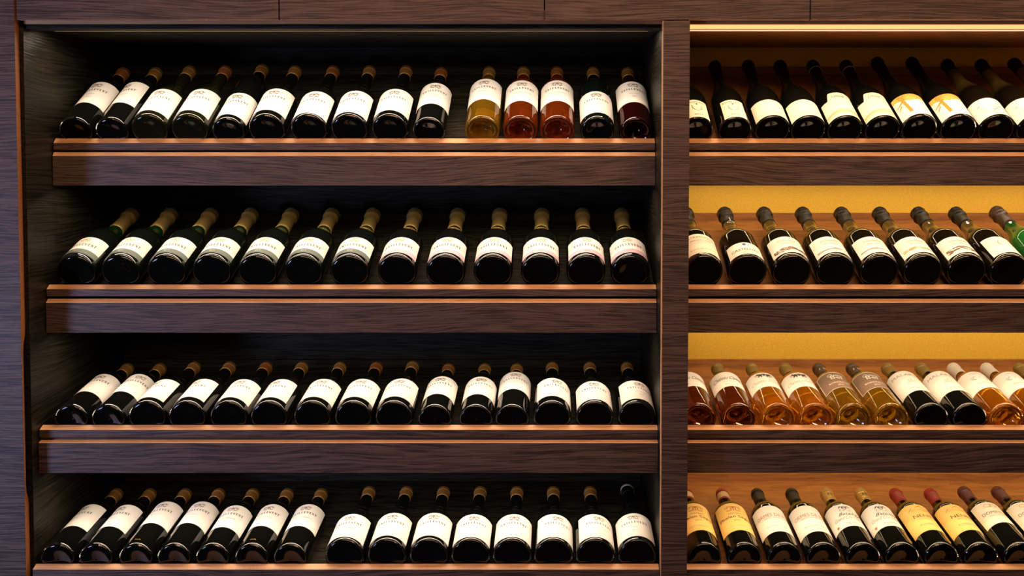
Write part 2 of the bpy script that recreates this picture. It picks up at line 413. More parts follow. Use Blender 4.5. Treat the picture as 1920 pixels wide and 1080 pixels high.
# lettering: caps drawn as thin and thick strokes with serifs (x0,y0,x1,y1,thick?)
G = {
 'T': [(0, 1, 1, 1, 0), (.5, 0, .5, 1, 1), (.3, 0, .7, 0, 0), (0, 1, 0, .82, 0), (1, 1, 1, .82, 0)],
 'A': [(0, 0, .5, 1, 0), (.5, 1, 1, 0, 1), (.2, .36, .8, .36, 0), (-.1, 0, .15, 0, 0), (.8, 0, 1.12, 0, 0)],
 'I': [(.5, 0, .5, 1, 1), (.3, 0, .7, 0, 0), (.3, 1, .7, 1, 0)],
 'L': [(.25, 0, .25, 1, 1), (.05, 1, .45, 1, 0), (.05, 0, .85, 0, 0), (.85, 0, .85, .2, 0)],
 'E': [(.2, 0, .2, 1, 1), (0, 1, .85, 1, 0), (.2, .52, .7, .52, 0), (0, 0, .88, 0, 0), (.88, 0, .88, .2, 0), (.85, 1, .85, .82, 0)],
 'V': [(0, 1, .5, 0, 1), (.5, 0, 1, 1, 0), (-.12, 1, .18, 1, 0), (.8, 1, 1.12, 1, 0)],
 'N': [(.1, 0, .1, 1, 0), (.1, 1, .9, 0, 1), (.9, 0, .9, 1, 0), (-.08, 1, .12, 1, 0), (-.08, 0, .28, 0, 0), (.75, 1, 1.08, 1, 0)],
 'O': None, 'C': None, 'D': None, 'S': None}
def wrap(pts2, r, off, s_mid):
    return [((r+off)*math.sin(x/r), -(r+off)*math.cos(x/r), s_mid+y) for x, y in pts2]
def stroke_word(word, width, h, thick=0.34, thin=0.16):
    n = len(word); adv = width/n; cw = adv*0.66
    V = []; F = []
    for i, ch in enumerate(word):
        ox = -width/2+adv*i+(adv-cw)/2
        for (x0, y0, x1, y1, t) in G[ch]:
            a = Vector((ox+x0*cw, (y0-.5)*h)); b = Vector((ox+x1*cw, (y1-.5)*h))
            d = (b-a); wv = (thick if t else thin)*cw
            if d.length < 1e-6: continue
            nrm = Vector((-d.y, d.x)).normalized()*wv/2
            k = len(V); V += [tuple(a-nrm), tuple(b-nrm), tuple(b+nrm), tuple(a+nrm)]; F.append((k, k+1, k+2, k+3))
    return V, F
_tc = {}
def font_word(text, width, h=None, shear=0.0, bold=0.0):
    key = (text, shear, bold)
    if key not in _tc:
        cu = bpy.data.curves.new('t', 'FONT'); cu.body = text; cu.align_x = 'CENTER'; cu.align_y = 'CENTER'
        cu.shear = shear; cu.resolution_u = 2; cu.offset = bold
        o = bpy.data.objects.new('t', cu); C.objects.link(o)
        dg = bpy.context.evaluated_depsgraph_get(); me = o.evaluated_get(dg).to_mesh()
        V = [(p.co.x, p.co.y) for p in me.vertices]; F = [tuple(p.vertices) for p in me.polygons]
        o.evaluated_get(dg).to_mesh_clear(); bpy.data.objects.remove(o); bpy.data.curves.remove(cu)
        _tc[key] = (V, F)
    V, F = _tc[key]
    xs_ = [p[0] for p in V]; ys_ = [p[1] for p in V]
    sx = width/(max(xs_)-min(xs_)); cx_ = (max(xs_)+min(xs_))/2; cy_ = (max(ys_)+min(ys_))/2
    sy = (h/(max(ys_)-min(ys_))) if h else sx
    return [((x-cx_)*sx, (y-cy_)*sy) for x, y in V], F
def ribbon(path, wd):
    V = []; F = []
    P = [Vector(p) for p in path]
    for i, p in enumerate(P):
        d = (P[min(i+1, len(P)-1)]-P[max(i-1, 0)]); d = d.normalized() if d.length > 1e-9 else Vector((1, 0))
        nn = Vector((-d.y, d.x))*(wd[i] if isinstance(wd, (list, tuple)) else wd)/2
        V += [tuple(p-nn), tuple(p+nn)]
    for i in range(len(P)-1): F.append((2*i, 2*i+2, 2*i+3, 2*i+1))
    return V, F
def ell(cx_, cy_, rx, ry, n=14, a0=0, a1=360):
    return [(cx_+rx*math.cos(rad(a0+(a1-a0)*k/n)), cy_+ry*math.sin(rad(a0+(a1-a0)*k/n))) for k in range(n+1)]
def disc(cx_, cy_, rx, ry, n=12):
    V = ell(cx_, cy_, rx, ry, n)[:-1]; return V, [tuple(range(n))]
def merge(parts):
    V = []; F = []
    for v, f in parts:
        k = len(V); V += v; F += [tuple(i+k for i in q) for q in f]
    return V, F
def shift(vf, dx, dy): return [(x+dx, y+dy) for x, y in vf[0]], vf[1]
def subdivide_long(vf, mx=0.006):
    """split wide faces so that they can follow the curve of the glass"""
    V, F = vf; out = []
    return V, F
def crest(sc=1.0):
    P = []
    for s in (-1, 1):
        P.append(ribbon([(s*x*sc, y*sc) for x, y in ell(.0065, .0005, .0035, .0052, 12, 20, 330)], .0011*sc))
        P.append(ribbon([(s*x*sc, y*sc) for x, y in ell(.0098, .0035, .0026, .0026, 8, -160, 120)], .0009*sc))
        P.append(ribbon([(s*.0025*sc, -.005*sc), (s*.008*sc, -.0066*sc), (s*.0115*sc, -.004*sc)], .0010*sc))
    P.append(ribbon([(0, -.006*sc), (0, .004*sc)], .0012*sc)); P.append(disc(0, .0035*sc, .0020*sc, .0026*sc))
    P.append(ribbon([(-.009*sc, .0068*sc), (-.004*sc, .0075*sc), (0, .0062*sc), (.004*sc, .0075*sc), (.009*sc, .0068*sc)], .0010*sc))
    return merge(P)
def mountains(seed, w, h, n=26):
    rg = random.Random(seed); P = []
    for lay in range(3):
        path = []; ws = []
        ph = rg.random()*6
        for k in range(n+1):
            u = -1+2*k/n
            y = h*(0.45*math.exp(-((u-0.25*math.sin(ph))/.35)**2)+0.25*math.sin(u*5+ph)*.5-lay*.35)+rg.uniform(-.05, .05)*h
            path.append((u*w/2, y)); ws.append(h*rg.uniform(.05, .45))
        P.append(ribbon(path, ws))
    return merge(P)
def sketch(seed, w, h, n=30):
    rg = random.Random(seed); P = []
    for k in range(n):
        x = rg.uniform(-w/2, w/2); y = rg.uniform(-h/2, h/2)+0.25*h*math.sin(x/w*7)
        q = [(x, y)]
        for _ in range(4): x += rg.uniform(.0008, .003); y += rg.uniform(-.0012, .0014); q.append((x, y))
        P.append(ribbon(q, rg.uniform(.0003, .0011)))
    return merge(P)
def arcband(w, y, amp, th, n=24):
    return ribbon([(w/2*(-1+2*k/n), y+amp*math.cos(math.pi/2*(-1+2*k/n))) for k in range(n+1)], th)
def printed(name, vf, r, s_mid, m, parent, off=0.0008, rot=0):
    V, F = vf
    if not V: return None
    o = link(name, wrap(V, r, off, s_mid), F, m, parent)
    return o

# ---- label designs: each builds front_label with its printing as sub-parts
def lab_house(root, r, s0, s1, sub, year, mat='paper', wdeg=78):
    wdeg = min(wdeg, math.degrees(0.0505/r))
    f = patch('front_label', r, s0, s1, wdeg, M[mat], root)
    h = s1-s0
    printed('crest', crest(1.0), r, s1-0.019, M['brownink'], f)
    printed('house_name', stroke_word('TAILLEVENT', 0.062, 0.0078), r, s1-0.038, M['ink'], f)
    printed('small_print', merge([shift(font_word(sub, min(0.046, 0.0027*len(sub))), 0, 0), shift(font_word(year, 0.0095), 0, -0.0135)]), r, s1-0.059, M['ink2'], f)
    return f
def lab_fizz(root, r, s0, s1, band, tone='paper'):
    f = patch('front_label', r, s0, s1, 66, M[tone], root)
    b = patch('colour_band', r, s0, s0+0.019, 66, M[band], f, off=0.0007)
    printed('crest', crest(0.92), r, s1-0.015, M['goldink'], f)
    printed('house_name', stroke_word('TAILLEVENT', 0.066, 0.0095), r, s1-0.037, M['ink'], f, off=0.0009)
    printed('small_print', font_word('BRUT', 0.012), r, s0+0.010, M['wink'] if band == 'bandg' else M['ink2'], f, off=0.0011)
    return f
def words(f, r, items):
    """items: (text, width, height or None, v, material, shear, x)"""
    groups = {}
    for (txt, wd, hh, v, m, sh, x) in items:
        V, F = font_word(txt, wd, hh, sh)
        groups.setdefault(m, []).append(([(a+x, b+v) for a, b in V], F))
    for m, P in groups.items(): printed('lettering', merge(P), r, 0, M[m], f)
DESIGNS = {}
def design(fn): DESIGNS[fn.__name__] = fn; return fn
@design
def shield(root, r, s0, s1, k):
    f = patch('front_label', r, s0, s1, 40, M['cream'], root)
    m = (s0+s1)/2
    words(f, r, [('EXCELLENT', .044, .0055, s1-.010, 'ink', 0, 0), ('2016', .020, .0055, s0+.012, 'ink', 0, 0)])
    P = [ribbon([(-.011, .012), (.011, .012), (.0105, -.002), (.006, -.009), (0, -.013), (-.006, -.009), (-.0105, -.002), (-.011, .012)], .0011),
         ribbon([(-.009, .003), (.009, .004)], .0014), ribbon([(-.009, -.001), (.009, -.0005)], .0014), disc(0, .016, .002, .003), ribbon([(-.008, -.005), (.007, -.004)], .001)]
    printed('crest', merge(P), r, m+.003, M['ink'], f); return f
@design
def plainlow(root, r, s0, s1, k):
    f = patch('front_label', r, s0, s1, 66, M['cream'], root)
    words(f, r, [('DOMAINE', .040, .0055, s0+.013, 'ink2', 0, 0)]); return f
@design
def hill(root, r, s0, s1, k):
    top = lambda u: -0.028*smoothstep(.50, .66, abs(u)) if u < 0 else -0.0
    f = patch('front_label', r, s0, s1, 66, M['cream'], root, top=lambda u: -0.030*smoothstep(.42, .60, -u), n=44)
    words(f, r, [('Limoux', .030, .011, s1-.017, 'ink', .5, 0), ('Grand Vin de Pays', .040, .004, s1-.040, 'ink2', 0, 0), ('Blanc', .018, .004, s1-.052, 'ink2', 0, 0)])
    printed('hill_print', merge([arcband(.088, 0, .010, .0085), arcband(.088, -.009, .010, .002)]), r, s0+.014, M['bandgold'], f); return f
@design
def painted(root, r, s0, s1, k):
    f = patch('front_label', r, s0, s1, 66, M['paper'], root)
    b = patch('painted_band', r, s1-.030, s1, 66, M['art'], f, off=.0006, bot=lambda u: .018*abs(u+.1))
    P = [ribbon([(-.030, .042), (-.022, .020), (-.016, -.030)], [.005, .007, .008]), ribbon([(-.045, .030), (-.022, .034), (-.004, .044)], [.003, .004, .002]),
         ribbon([(-.044, .004), (-.030, .012), (-.018, .026)], [.003, .005, .004]), ribbon([(-.040, -.010), (-.030, .004)], [.002, .004])]
    printed('brush_strokes', merge(P), r, (s0+s1)/2, M['orink'], f, off=.0010)
    words(f, r, [('COTES DU RHONE', .030, .003, s0+.030, 'ink2', 0, .012)]); return f
@design
def inkland(root, r, s0, s1, k):
    f = patch('front_label', r, s0, s1, 72, M['paper'], root)
    printed('ink_landscape', sketch(5+k, .074, .030, 46), r, (s0+s1)/2-.004, M['ink'], f)
    words(f, r, [('DOMAINE', .034, .004, s0+.009, 'ink2', 0, 0)]); return f
@design
def patrimony(root, r, s0, s1, k):
    f = patch('front_label', r, s0, s1, 56, M['cream'], root)
    words(f, r, [('PATRIMONIAL', .070, .0095, s1-.016, 'brownink', 0, 0), ('GRANDE CUVEE', .050, .005, s1-.032, 'brownink', 0, 0), ('BLANC DE BLANCS', .058, .005, s0+.020, 'ink2', 0, 0)]); return f
@design
def bluedot(root, r, s0, s1, k):
    f = patch('front_label', r, s0, s1, 56, M['paper'], root)
    words(f, r, [('CASTELNAU', .066, .010, s0+.023, 'ink', 0, 0), ('Brut', .014, .004, s0+.009, 'ink2', .3, 0)])
    printed('blue_seal', disc(0, 0, .0042, .0050), r, s1-.010, M['blueink'], f); return f
@design
def mountain(root, r, s0, s1, k):
    f = patch('front_label', r, s0, s1, 60, M['paper'], root)
    words(f, r, [('DOMAINE', .040, .008, s1-.020, 'ink2', .1 if k % 2 else 0, 0), ('Brut Nature', .030, .0045, s1-.034, 'ink2', .3, 0)])
    pr = mountains(11+k*3, .078, [.014, .006, .005, .009, .014][k % 5])
    printed('mountain_print', pr, r, s0+[.020, .018, .020, .024, .024][k % 5], M[['brownink', 'ink2', 'ink2', 'goldink', 'brownink'][k % 5]], f); return f
@design
def crescent(root, r, s0, s1, k):
    f = patch('front_label', r, s0, s1, 52, M['paper'], root)
    printed('crescent', ribbon(ell(0, 0, .010, .013, 14, 80, 280), [.0003+.0016*math.sin(math.pi*i/14) for i in range(15)]), r, (s0+s1)/2+.008, M['ink2'], f); return f
@design
def script(root, r, s0, s1, k):
    f = patch('front_label', r, s0, s1, 76, M['paper'], root)
    words(f, r, [('Chateau Climens', .076, .017, (s0+s1)/2+.008, 'ink', .55, 0), ('Grand Vin', .030, .005, (s0+s1)/2-.014, 'ink2', .3, 0), ('Barsac', .024, .005, s0+.014, 'ink2', 0, 0)]); return f
@design
def lions(root, r, s0, s1, k):
    f = patch('front_label', r, s0, s1, 76, M['paper'], root)
    P = []
    for s in (-1, 1):
        P += [disc(s*.009, .001, .0042, .0065), disc(s*.0145, .006, .0030, .0036), ribbon([(s*.006, -.002), (s*.003, .006)], .0022), ribbon([(s*.007, -.003), (s*.006, -.010)], .0024),
              ribbon([(s*.012, -.003), (s*.014, -.010)], .0024), ribbon([(s*.013, .001), (s*.019, -.002), (s*.020, .006)], .0016)]
    P += [disc(0, .001, .0032, .0048), ribbon([(-.005, .011), (0, .0085), (.005, .011)], .0018)]
    printed('lion_crest', merge(P), r, s1-.016, M['ink'], f)
    words(f, r, [('Chateau Coutet', .074, .015, s0+.032, 'ink2', .55, 0), ('Premier Cru', .030, .005, s0+.014, 'ink2', 0, 0)]); return f
@design
def taupe(root, r, s0, s1, k):
    f = patch('front_label', r, s0, s1, 68, M['taupe'], root)
    e = .0014
    for nm, a, b in (('white_border', s0, s0+e), ('white_border', s1-e, s1)): patch(nm, r, a, b, 68, M['wink'], f, off=.0007)
    for sg in (-1, 1):
        q = ribbon([(sg*(rad(68)*r-.0008), s0), (sg*(rad(68)*r-.0008), s1)], .0014); printed('white_border', q, r, 0, M['wink'], f)
    words(f, r, [('Chateau', .036, .012, s1-.018, 'wink', .5, 0), ('Bel', .026, .016, s1-.030, 'wink', 0, 0), ('BORDEAUX', .048, .006, s0+.030, 'wink', 0, 0), ('2017', .014, .006, s0+.016, 'wink', 0, 0)]); return f
@design
def ship(root, r, s0, s1, k):
    f = patch('front_label', r, s0, s1, 78, M['paper'], root)
    words(f, r, [('MALARTIC', .078, .012, s1-.022, 'ink2', 0, 0), ('GRAVES', .036, .006, s0+.018, 'ink2', 0, 0)])
    P = [ribbon([(-.014, -.010), (-.009, -.015), (.010, -.015), (.015, -.009), (-.014, -.010)], .0012)]
    for x, h_ in ((-.007, .016), (0, .022), (.008, .015)):
        P += [ribbon([(x, -.010), (x, h_-.008)], .0009), ribbon([(x-.005, -.006), (x-.001, h_-.012), (x+.005, -.005), (x-.005, -.006)], .0009)]
    printed('ship_print', merge(P), r, (s0+s1)/2-.002, M['ink2'], f); return f
@design
def blueship(root, r, s0, s1, k):
    f = patch('front_label', r, s0, s1, 78, M['paper'], root)
    P = [ribbon([(-.020, -.004), (-.012, -.009), (.012, -.009), (.022, -.002)], .004), ribbon([(-.016, 0), (-.010, .006), (.014, .005), (.019, .001)], .0022),
         ribbon([(-.022, -.002), (-.018, .004), (-.014, -.002)], .002), ribbon([(0, -.004), (0, .007)], .0014)]
    printed('blue_emblem', merge(P), r, (s0+s1)/2+.012, M['lblueink'], f)
    words(f, r, [('CHATEAU', .030, .005, s1-.012, 'ink2', 0, 0), ('Sauternes', .036, .007, s0+.028, 'ink2', .3, 0)]); return f
@design
def phelan(root, r, s0, s1, k):
    f = patch('front_label', r, s0, s1, 70, M['ypaper'], root)
    P = [crest(1.5)]; P.append(ribbon(ell(0, .001, .006, .008, 14), .0012))
    printed('crest', merge(P), r, s1-.026, M['redink'], f)
    words(f, r, [('CHATEAU', .030, .0055, s1-.047, 'ink', 0, 0), ('Phelan Segur', .078, .0150, s1-.062, 'ink', 0, 0), ('2015', .014, .0055, s1-.078, 'ink', 0, 0), ('Saint Estephe', .044, .006, s0+.020, 'ink2', .4, 0)]); return f
@design
def ormes(root, r, s0, s1, k):
    f = patch('front_label', r, s0, s1, 76, M['paper'], root)
    words(f, r, [('ORMES DE PEZ', .080, .0125, s1-.042, 'redink', 0, 0), ('SAINT ESTEPHE', .046, .0045, s1-.055, 'ink2', 0, 0), ('Mis en bouteille au chateau', .050, .006, s0+.026, 'ink2', .4, 0)]); return f
@design
def lynch(root, r, s0, s1, k):
    f = patch('front_label', r, s0, s1, 80, M['paper'], root)
    P = [ribbon([(-.012, 0), (-.008, .007), (-.003, .001), (.003, .001), (.008, .007), (.012, 0)], .0030), ribbon(ell(0, 0, .005, .007, 12), .0018), ribbon([(-.013, -.008), (0, -.006), (.013, -.008)], .0022)]
    printed('crest', merge(P), r, s1-.017, M['ink'], f)
    words(f, r, [('CHATEAU', .026, .0045, s1-.031, 'ink2', 0, 0), ('Batailley', .052, .016, s1-.045, 'ink', .55, .006), ('Grand Cru Classe', .070, .013, s1-.060, 'ink2', .55, 0), ('Pauillac', .024, .006, s0+.014, 'ink2', 0, 0)])
    printed('red_seal', disc(-.034, 0, .0035, .0045), r, s0+.012, M['redink'], f); return f
@design
def nenin(root, r, s0, s1, k):
    f = patch('front_label', r, s0, s1, 80, M['ypaper'], root)
    P = [ribbon([(-.045, -.012), (-.026, -.004), (-.020, .004), (-.006, .008), (0, .012), (.006, .008), (.020, .004), (.026, -.004), (.044, -.010)], .0016)]
    for x in range(-5, 6): P.append(ribbon([(x*.004, -.010), (x*.004, .001)], .0007))
    P.append(ribbon([(-.024, -.010), (.024, -.010)], .0010))
    printed('chateau_print', merge(P), r, s1-.022, M['redink'], f)
    words(f, r, [('NENIN', .050, .0125, s1-.052, 'ink', 0, 0), ('GRAND VIN', .032, .005, s1-.066, 'ink2', 0, 0), ('POMEROL', .044, .006, s0+.026, 'ink2', 0, 0)]); return f
@design
def domeyne(root, r, s0, s1, k):
    f = patch('front_label', r, s0, s1, 66, M['cream'], root)
    P = [ribbon(ell(-.006, .002, .008, .006, 12), .0012), ribbon(ell(.007, .002, .008, .006, 12), .0012), ribbon([(-.016, -.007), (0, -.004), (.016, -.007)], .0012)]
    printed('crest', merge(P), r, s1-.018, M['goldink'], f)
    words(f, r, [('DOMEYNE', .060, .0115, s1-.046, 'brownink', 0, 0), ('SAINT ESTEPHE', .036, .0045, s1-.059, 'ink2', 0, 0)]); return f

def knurl(root, r, m):
    V = []; F = []; n = 64
    for k in range(n):
        th = 2*math.pi*k/n; rr = r*0.915; c, s_ = math.cos(th), math.sin(th)
        for (a, b, z) in ((-.0022, -.0006, .0016), (-.0022, .0006, .0016), (.0022, .0006, .0026), (.0022, -.0006, .0026), (0, 0, -.0002)):
            x, y = rr+a, b; V.append((x*c-y*s_, x*s_+y*c, z))
        q = 5*k; F += [(q, q+1, q+4), (q+1, q+2, q+4), (q+2, q+3, q+4), (q+3, q, q+4)]
    o = link('base_knurling', V, F, m, root); return o

protos = {}
ORD = ['', 'first', 'second', 'third', 'fourth', 'fifth', 'sixth', 'seventh', 'eighth', 'ninth', 'tenth', 'eleventh', 'twelfth', 'thirteenth', 'fourteenth', 'fifteenth']
def copy_tree(o, parent):
    c = o.copy(); C.objects.link(c); c.parent = parent
    for ch in o.children: copy_tree(ch, c)
    return c
def bottle_parts(root, kind, r, L, gm, capm, caplen, dsg, s0, s1, spin, extra=None, k=0, back=True):
    """build or copy the glass, capsule, knurling; then the label with its printing"""
    key = (kind, r, L, gm)
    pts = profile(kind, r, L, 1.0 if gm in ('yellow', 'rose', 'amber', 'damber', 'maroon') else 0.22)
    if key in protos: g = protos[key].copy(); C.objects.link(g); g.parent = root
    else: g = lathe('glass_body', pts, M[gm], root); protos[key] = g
    ck = ('cap', kind, r, L, capm, caplen)
    style = 'champagne' if kind == 'champagne' else 'plain'
    if ck in protos: c = protos[ck].copy(); C.objects.link(c); c.parent = root
    else:
        jit = None
        if style == 'champagne':
            jit = lambda th, z, rr: (0.0006*math.sin(th*7+z*900)*math.sin(th*3-z*500) if (z > L-0.040 and rr > .012) else 0)
        c = lathe('capsule', capsule_pts(pts, L, caplen, style), M[capm], root, 40, jit); protos[ck] = c
    kk = ('kn', r, gm)
    if kind != 'champagne' and gm in ('black', 'dgreen', 'yellow', 'rose', 'amber'):
        if kk in protos: q = protos[kk].copy(); C.objects.link(q); q.parent = root
        else: protos[kk] = knurl(root, r, M[gm])
    lk = ('lab', r, dsg, round(s0, 3), round(s1, 3), k)
    if lk in protos: f = copy_tree(protos[lk], root)
    else:
        if dsg[0] == 'house': f = lab_house(root, r, s0, s1, dsg[1], dsg[2])
        elif dsg[0] == 'fizz': f = lab_fizz(root, r, s0, s1, dsg[1])
        else: f = DESIGNS[dsg[0]](root, r, s0, s1, k)
        protos[lk] = f
    f.rotation_euler.z = rad(spin)
    if back:
        bk = ('back', r)
        if bk in protos: b = protos[bk].copy(); C.objects.link(b); b.parent = root
        else: b = patch('back_label', r, 0.035, 0.100, 30, M['paper'], root); protos[bk] = b
        b.rotation_euler.z = rad(180+spin)
    if extra == 'gold':
        o = printed('gold_marking', font_word('75CL', .013, .0045), r, s0-0.010 if s0 > .02 else .016, M['goldink'], root, off=.0006)
        o.rotation_euler.z = rad(spin*0.3-4)
    if extra == 'goldlow':
        o = printed('gold_marking', font_word('75CL', .013, .0045), r, .020, M['goldink'], root, off=.0006)
    if extra == 'capband':
        R2 = rad_at(pts, L-.035)+.0007
        lathe('capsule_band', [(R2+.0003, L-.043), (R2+.0004, L-.0425), (R2+.0004, L-.0185), (R2+.0003, L-.018)], M['creamcap'], root, 40)
    if extra == 'seal':
        V, F = merge([ribbon([(0, .008), (0, .026)], .0022), ribbon(ell(0, 0, .009, .005, 14), .0022)])
        R2 = rad_at(pts, L-.075)+.0012
        printed('neck_ornament', (V, F), R2+.002, L-.095, M['wink'], root, off=0)
    if extra == 'whitering':
        lathe('capsule_ring', [(.0163, L-.020), (.0166, L-.0195), (.0166, L-.011), (.0163, L-.0105)], M['whitecap'], root, 40)
    if extra == 'neckring':
        z = L-.040; R2 = rad_at(pts, z)+.0013
        lathe('neck_ring', [(R2, z), (R2+.0006, z+.0005), (R2+.0006, z+.0025), (R2, z+.003)], M['wink'], root, 40)
    if extra == 'print':
        R2 = rad_at(pts, L-.03)+.0008
        printed('capsule_print', font_word('M', .010, .009), R2, L-.032, M['ink'], root, off=.0006)
    if extra == 'wprint':
        R2 = rad_at(pts, L-.03)+.0008
        printed('capsule_print', font_word('J B', .020, .010), R2, L-.040, M['wink'], root, off=.0006)

def place(row, px, side, idx, kind, r, L, gm, capm, caplen, dsg, s0, s1, spin=0, extra=None, k=0, look='', back=True):
    R = ROWS[row]; a = R['a']
    jy = 0.0008
    by = R['cy']-r*math.sin(a)+jy*math.cos(a); bz = R['cz']+r*math.cos(a)+jy*math.sin(a)
    depth = by*math.cos(PHI)-(bz-ZC)*math.sin(PHI)
    X = (px-CX)*depth/FOC
    bay = 'dark' if side == 'L' else 'lit'
    lab = f"{look}, {ORD[idx]} from left, {shelf_word[row]} shelf of the {bay} bay"
    t = empty('wine_bottle', (X, by, bz), lab, 'wine bottle', f"wine bottles on the {shelf_word[row]} shelf of the {bay} bay", (a-math.pi/2, 0, 0))
    bottle_parts(t, kind, r, L, gm, capm, caplen, dsg, s0, s1, spin, extra, k, back)
    return t

BR, GR = 0.0372, 0.0415
def H(sub, year='2016'): return ('house', sub, year)
# --- dark bay, top shelf: (px, kind, glass, cap, s0, spin, sub, L)
row1 = [
 (142, 'b', 'black', .073, -4, 'MARGAUX', .300), (210, 'b', 'black', .073, -26, 'SAINT EMILION', .300),
 (280, 'g', 'olive', .021, -4, 'CHABLIS', .300), (355, 'g', 'olive', .021, -2, 'SANCERRE', .300),
 (428, 'b', 'black', .018, 0, 'ALSACE', .318), (500, 'g', 'black', .023, -3, 'BEAUJOLAIS', .300),
 (579, 'g', 'black', .009, -2, 'SAINT VERAN', .300), (655, 'g', 'black', .012, -4, 'BOURGOGNE', .300),
 (731, 'g', 'black', .021, 0, 'MACON', .300), (804, 'b', 'black', .068, 4, 'GRAVES', .300),
 (904, 'b', 'yellow', .081, -6, 'BORDEAUX', .300), (975.5, 'b', 'rose', .073, 0, 'COTES DE PROVENCE', .300),
 (1045, 'b', 'rose', .073, 0, 'COTES DE PROVENCE', .300), (1120, 'b', 'bluegreen', .021, 0, 'BEAUJOLAIS', .300), (1192, 'b', 'maroon', .075, 4, 'BROUILLY', .300)]
looks = {'b': 'slim black bottle with high white label', 'g': 'bronze-capped black bottle with low label', 'olive': 'olive-tinted bottle with bronze cap',
         'yellow': 'clear bottle of straw-yellow wine', 'rose': 'clear bottle of copper rose wine', 'maroon': 'translucent dark red bottle', 'bluegreen': 'blue-black bottle with low label'}
for i, (px, kd, gm, s0, sp, sub, L) in enumerate(row1):
    r_ = BR if kd == 'b' else GR
    if gm in ('yellow', 'rose'): r_ = 0.0392
    if gm == 'bluegreen': r_ = 0.0385
    lk = looks.get(gm, looks[kd])
    place(1, px, 'L', i+1, 'bordeaux' if kd == 'b' else 'burgundy', r_, L, gm, 'bronze' if i % 3 else 'copper', .042, H(sub, '2017'), s0, s0+.101, sp, look=lk)
# --- dark bay, second shelf: sparkling wine
xs2 = [142, 225, 311, 396, 482, 568, 655, 744, 835, 924, 1013, 1099, 1182]
sp2 = [-4, -2, -1, 0, 0, 0, 0, -2, 0, 0, 2, 5, -4]
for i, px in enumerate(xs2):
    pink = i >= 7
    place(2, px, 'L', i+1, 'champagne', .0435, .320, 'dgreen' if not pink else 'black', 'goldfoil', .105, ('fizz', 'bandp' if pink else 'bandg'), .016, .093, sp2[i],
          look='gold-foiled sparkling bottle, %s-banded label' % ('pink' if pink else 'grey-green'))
# --- dark bay, third shelf
row3 = [(133, 'b', .074, -4), (202, 'b', .074, 18), (275, 'g', .022, -24), (350, 'g', .024, -22), (428, 'g', .022, -6), (504, 'g', .022, -18), (585, 'g', .024, -2), (662, 'g', .024, -2),
        (738, 'g', .026, -4), (815, 'b', .060, -4), (892, 'b', .058, 4), (960, 'b', .087, 4), (1035, 'g', .029, 16), (1115, 'g', .011, 2), (1194, 'g', .014, 18)]
subs3 = ['MEDOC', 'PAUILLAC', 'RULLY', 'RULLY', 'SAINT JOSEPH', 'VACQUEYRAS', 'CROZES HERMITAGE', 'GIVRY', 'COTES DU RHONE', 'BROUILLY', 'SAINT JULIEN', 'LALANDE DE POMEROL', 'GEVREY CHAMBERTIN', 'MERCUREY', 'SANTENAY']
for i, (px, kd, s0, sp) in enumerate(row3):
    look = looks['b'] if kd == 'b' else looks['g']
    if i == 11: look = 'slim black bottle with highest-set label'
    place(3, px, 'L', i+1, 'bordeaux' if kd == 'b' else 'burgundy', BR if kd == 'b' else GR, .300 if i != 8 else .306, 'black', 'copper' if i in (4, 7, 9) else 'bronze', .042, H(subs3[i], '2015'), s0, s0+.100, sp, look=look)
# --- dark bay, bottom shelf
row4 = [(107.5, 'b', .077, -24, None), (179, 'b', .075, -16, None), (254, 'b', .090, -8, 'goldlow'), (325.5, 'b', .090, -2, None), (398, 'b', .072, -2, None), (471.5, 'b', .077, -8, 'goldlow'), (543.7, 'b', .077, -4, None),
        (645.7, 'g', .011, -6, 'gold'), (725, 'g', .016, -2, None), (804, 'g', .016, 0, None), (882, 'g', .002, 2, 'goldx'), (960, 'g', .002, 2, 'goldx'), (1037.5, 'g', .002, 14, None), (1116, 'g', .002, 16, None), (1195.5, 'g', .014, -4, 'whitering')]
subs4 = ['MARGAUX', 'PAUILLAC', 'MARGAUX', 'POMEROL', 'SAINT ESTEPHE', 'PESSAC LEOGNAN', 'COTES DE BORDEAUX', 'SAVIGNY LES BEAUNE', 'VOLNAY', 'POMMARD', 'NUITS SAINT GEORGES', 'CHAMBOLLE MUSIGNY', 'VOSNE ROMANEE', 'VOSNE ROMANEE', 'SYRAH']
for i, (px, kd, s0, sp, ex) in enumerate(row4):
    r_ = BR if kd == 'b' else .0428
    if i in (10, 11, 12, 13): s0 = .010
    look = looks['b'] if kd == 'b' else 'broad black bottle with low label'
    if i == 14: look = 'broad bottle with white-ringed black cap'
    place(4, px, 'L', i+1, 'bordeaux' if kd == 'b' else 'burgundy', r_, .300 if i != 14 else .318, 'black', 'bronze' if i != 14 else 'blackcap', .042, H(subs4[i], '2014'), s0, s0+.098, sp, extra=('goldlow' if ex == 'goldlow' else ex if ex == 'whitering' else None), look=look)

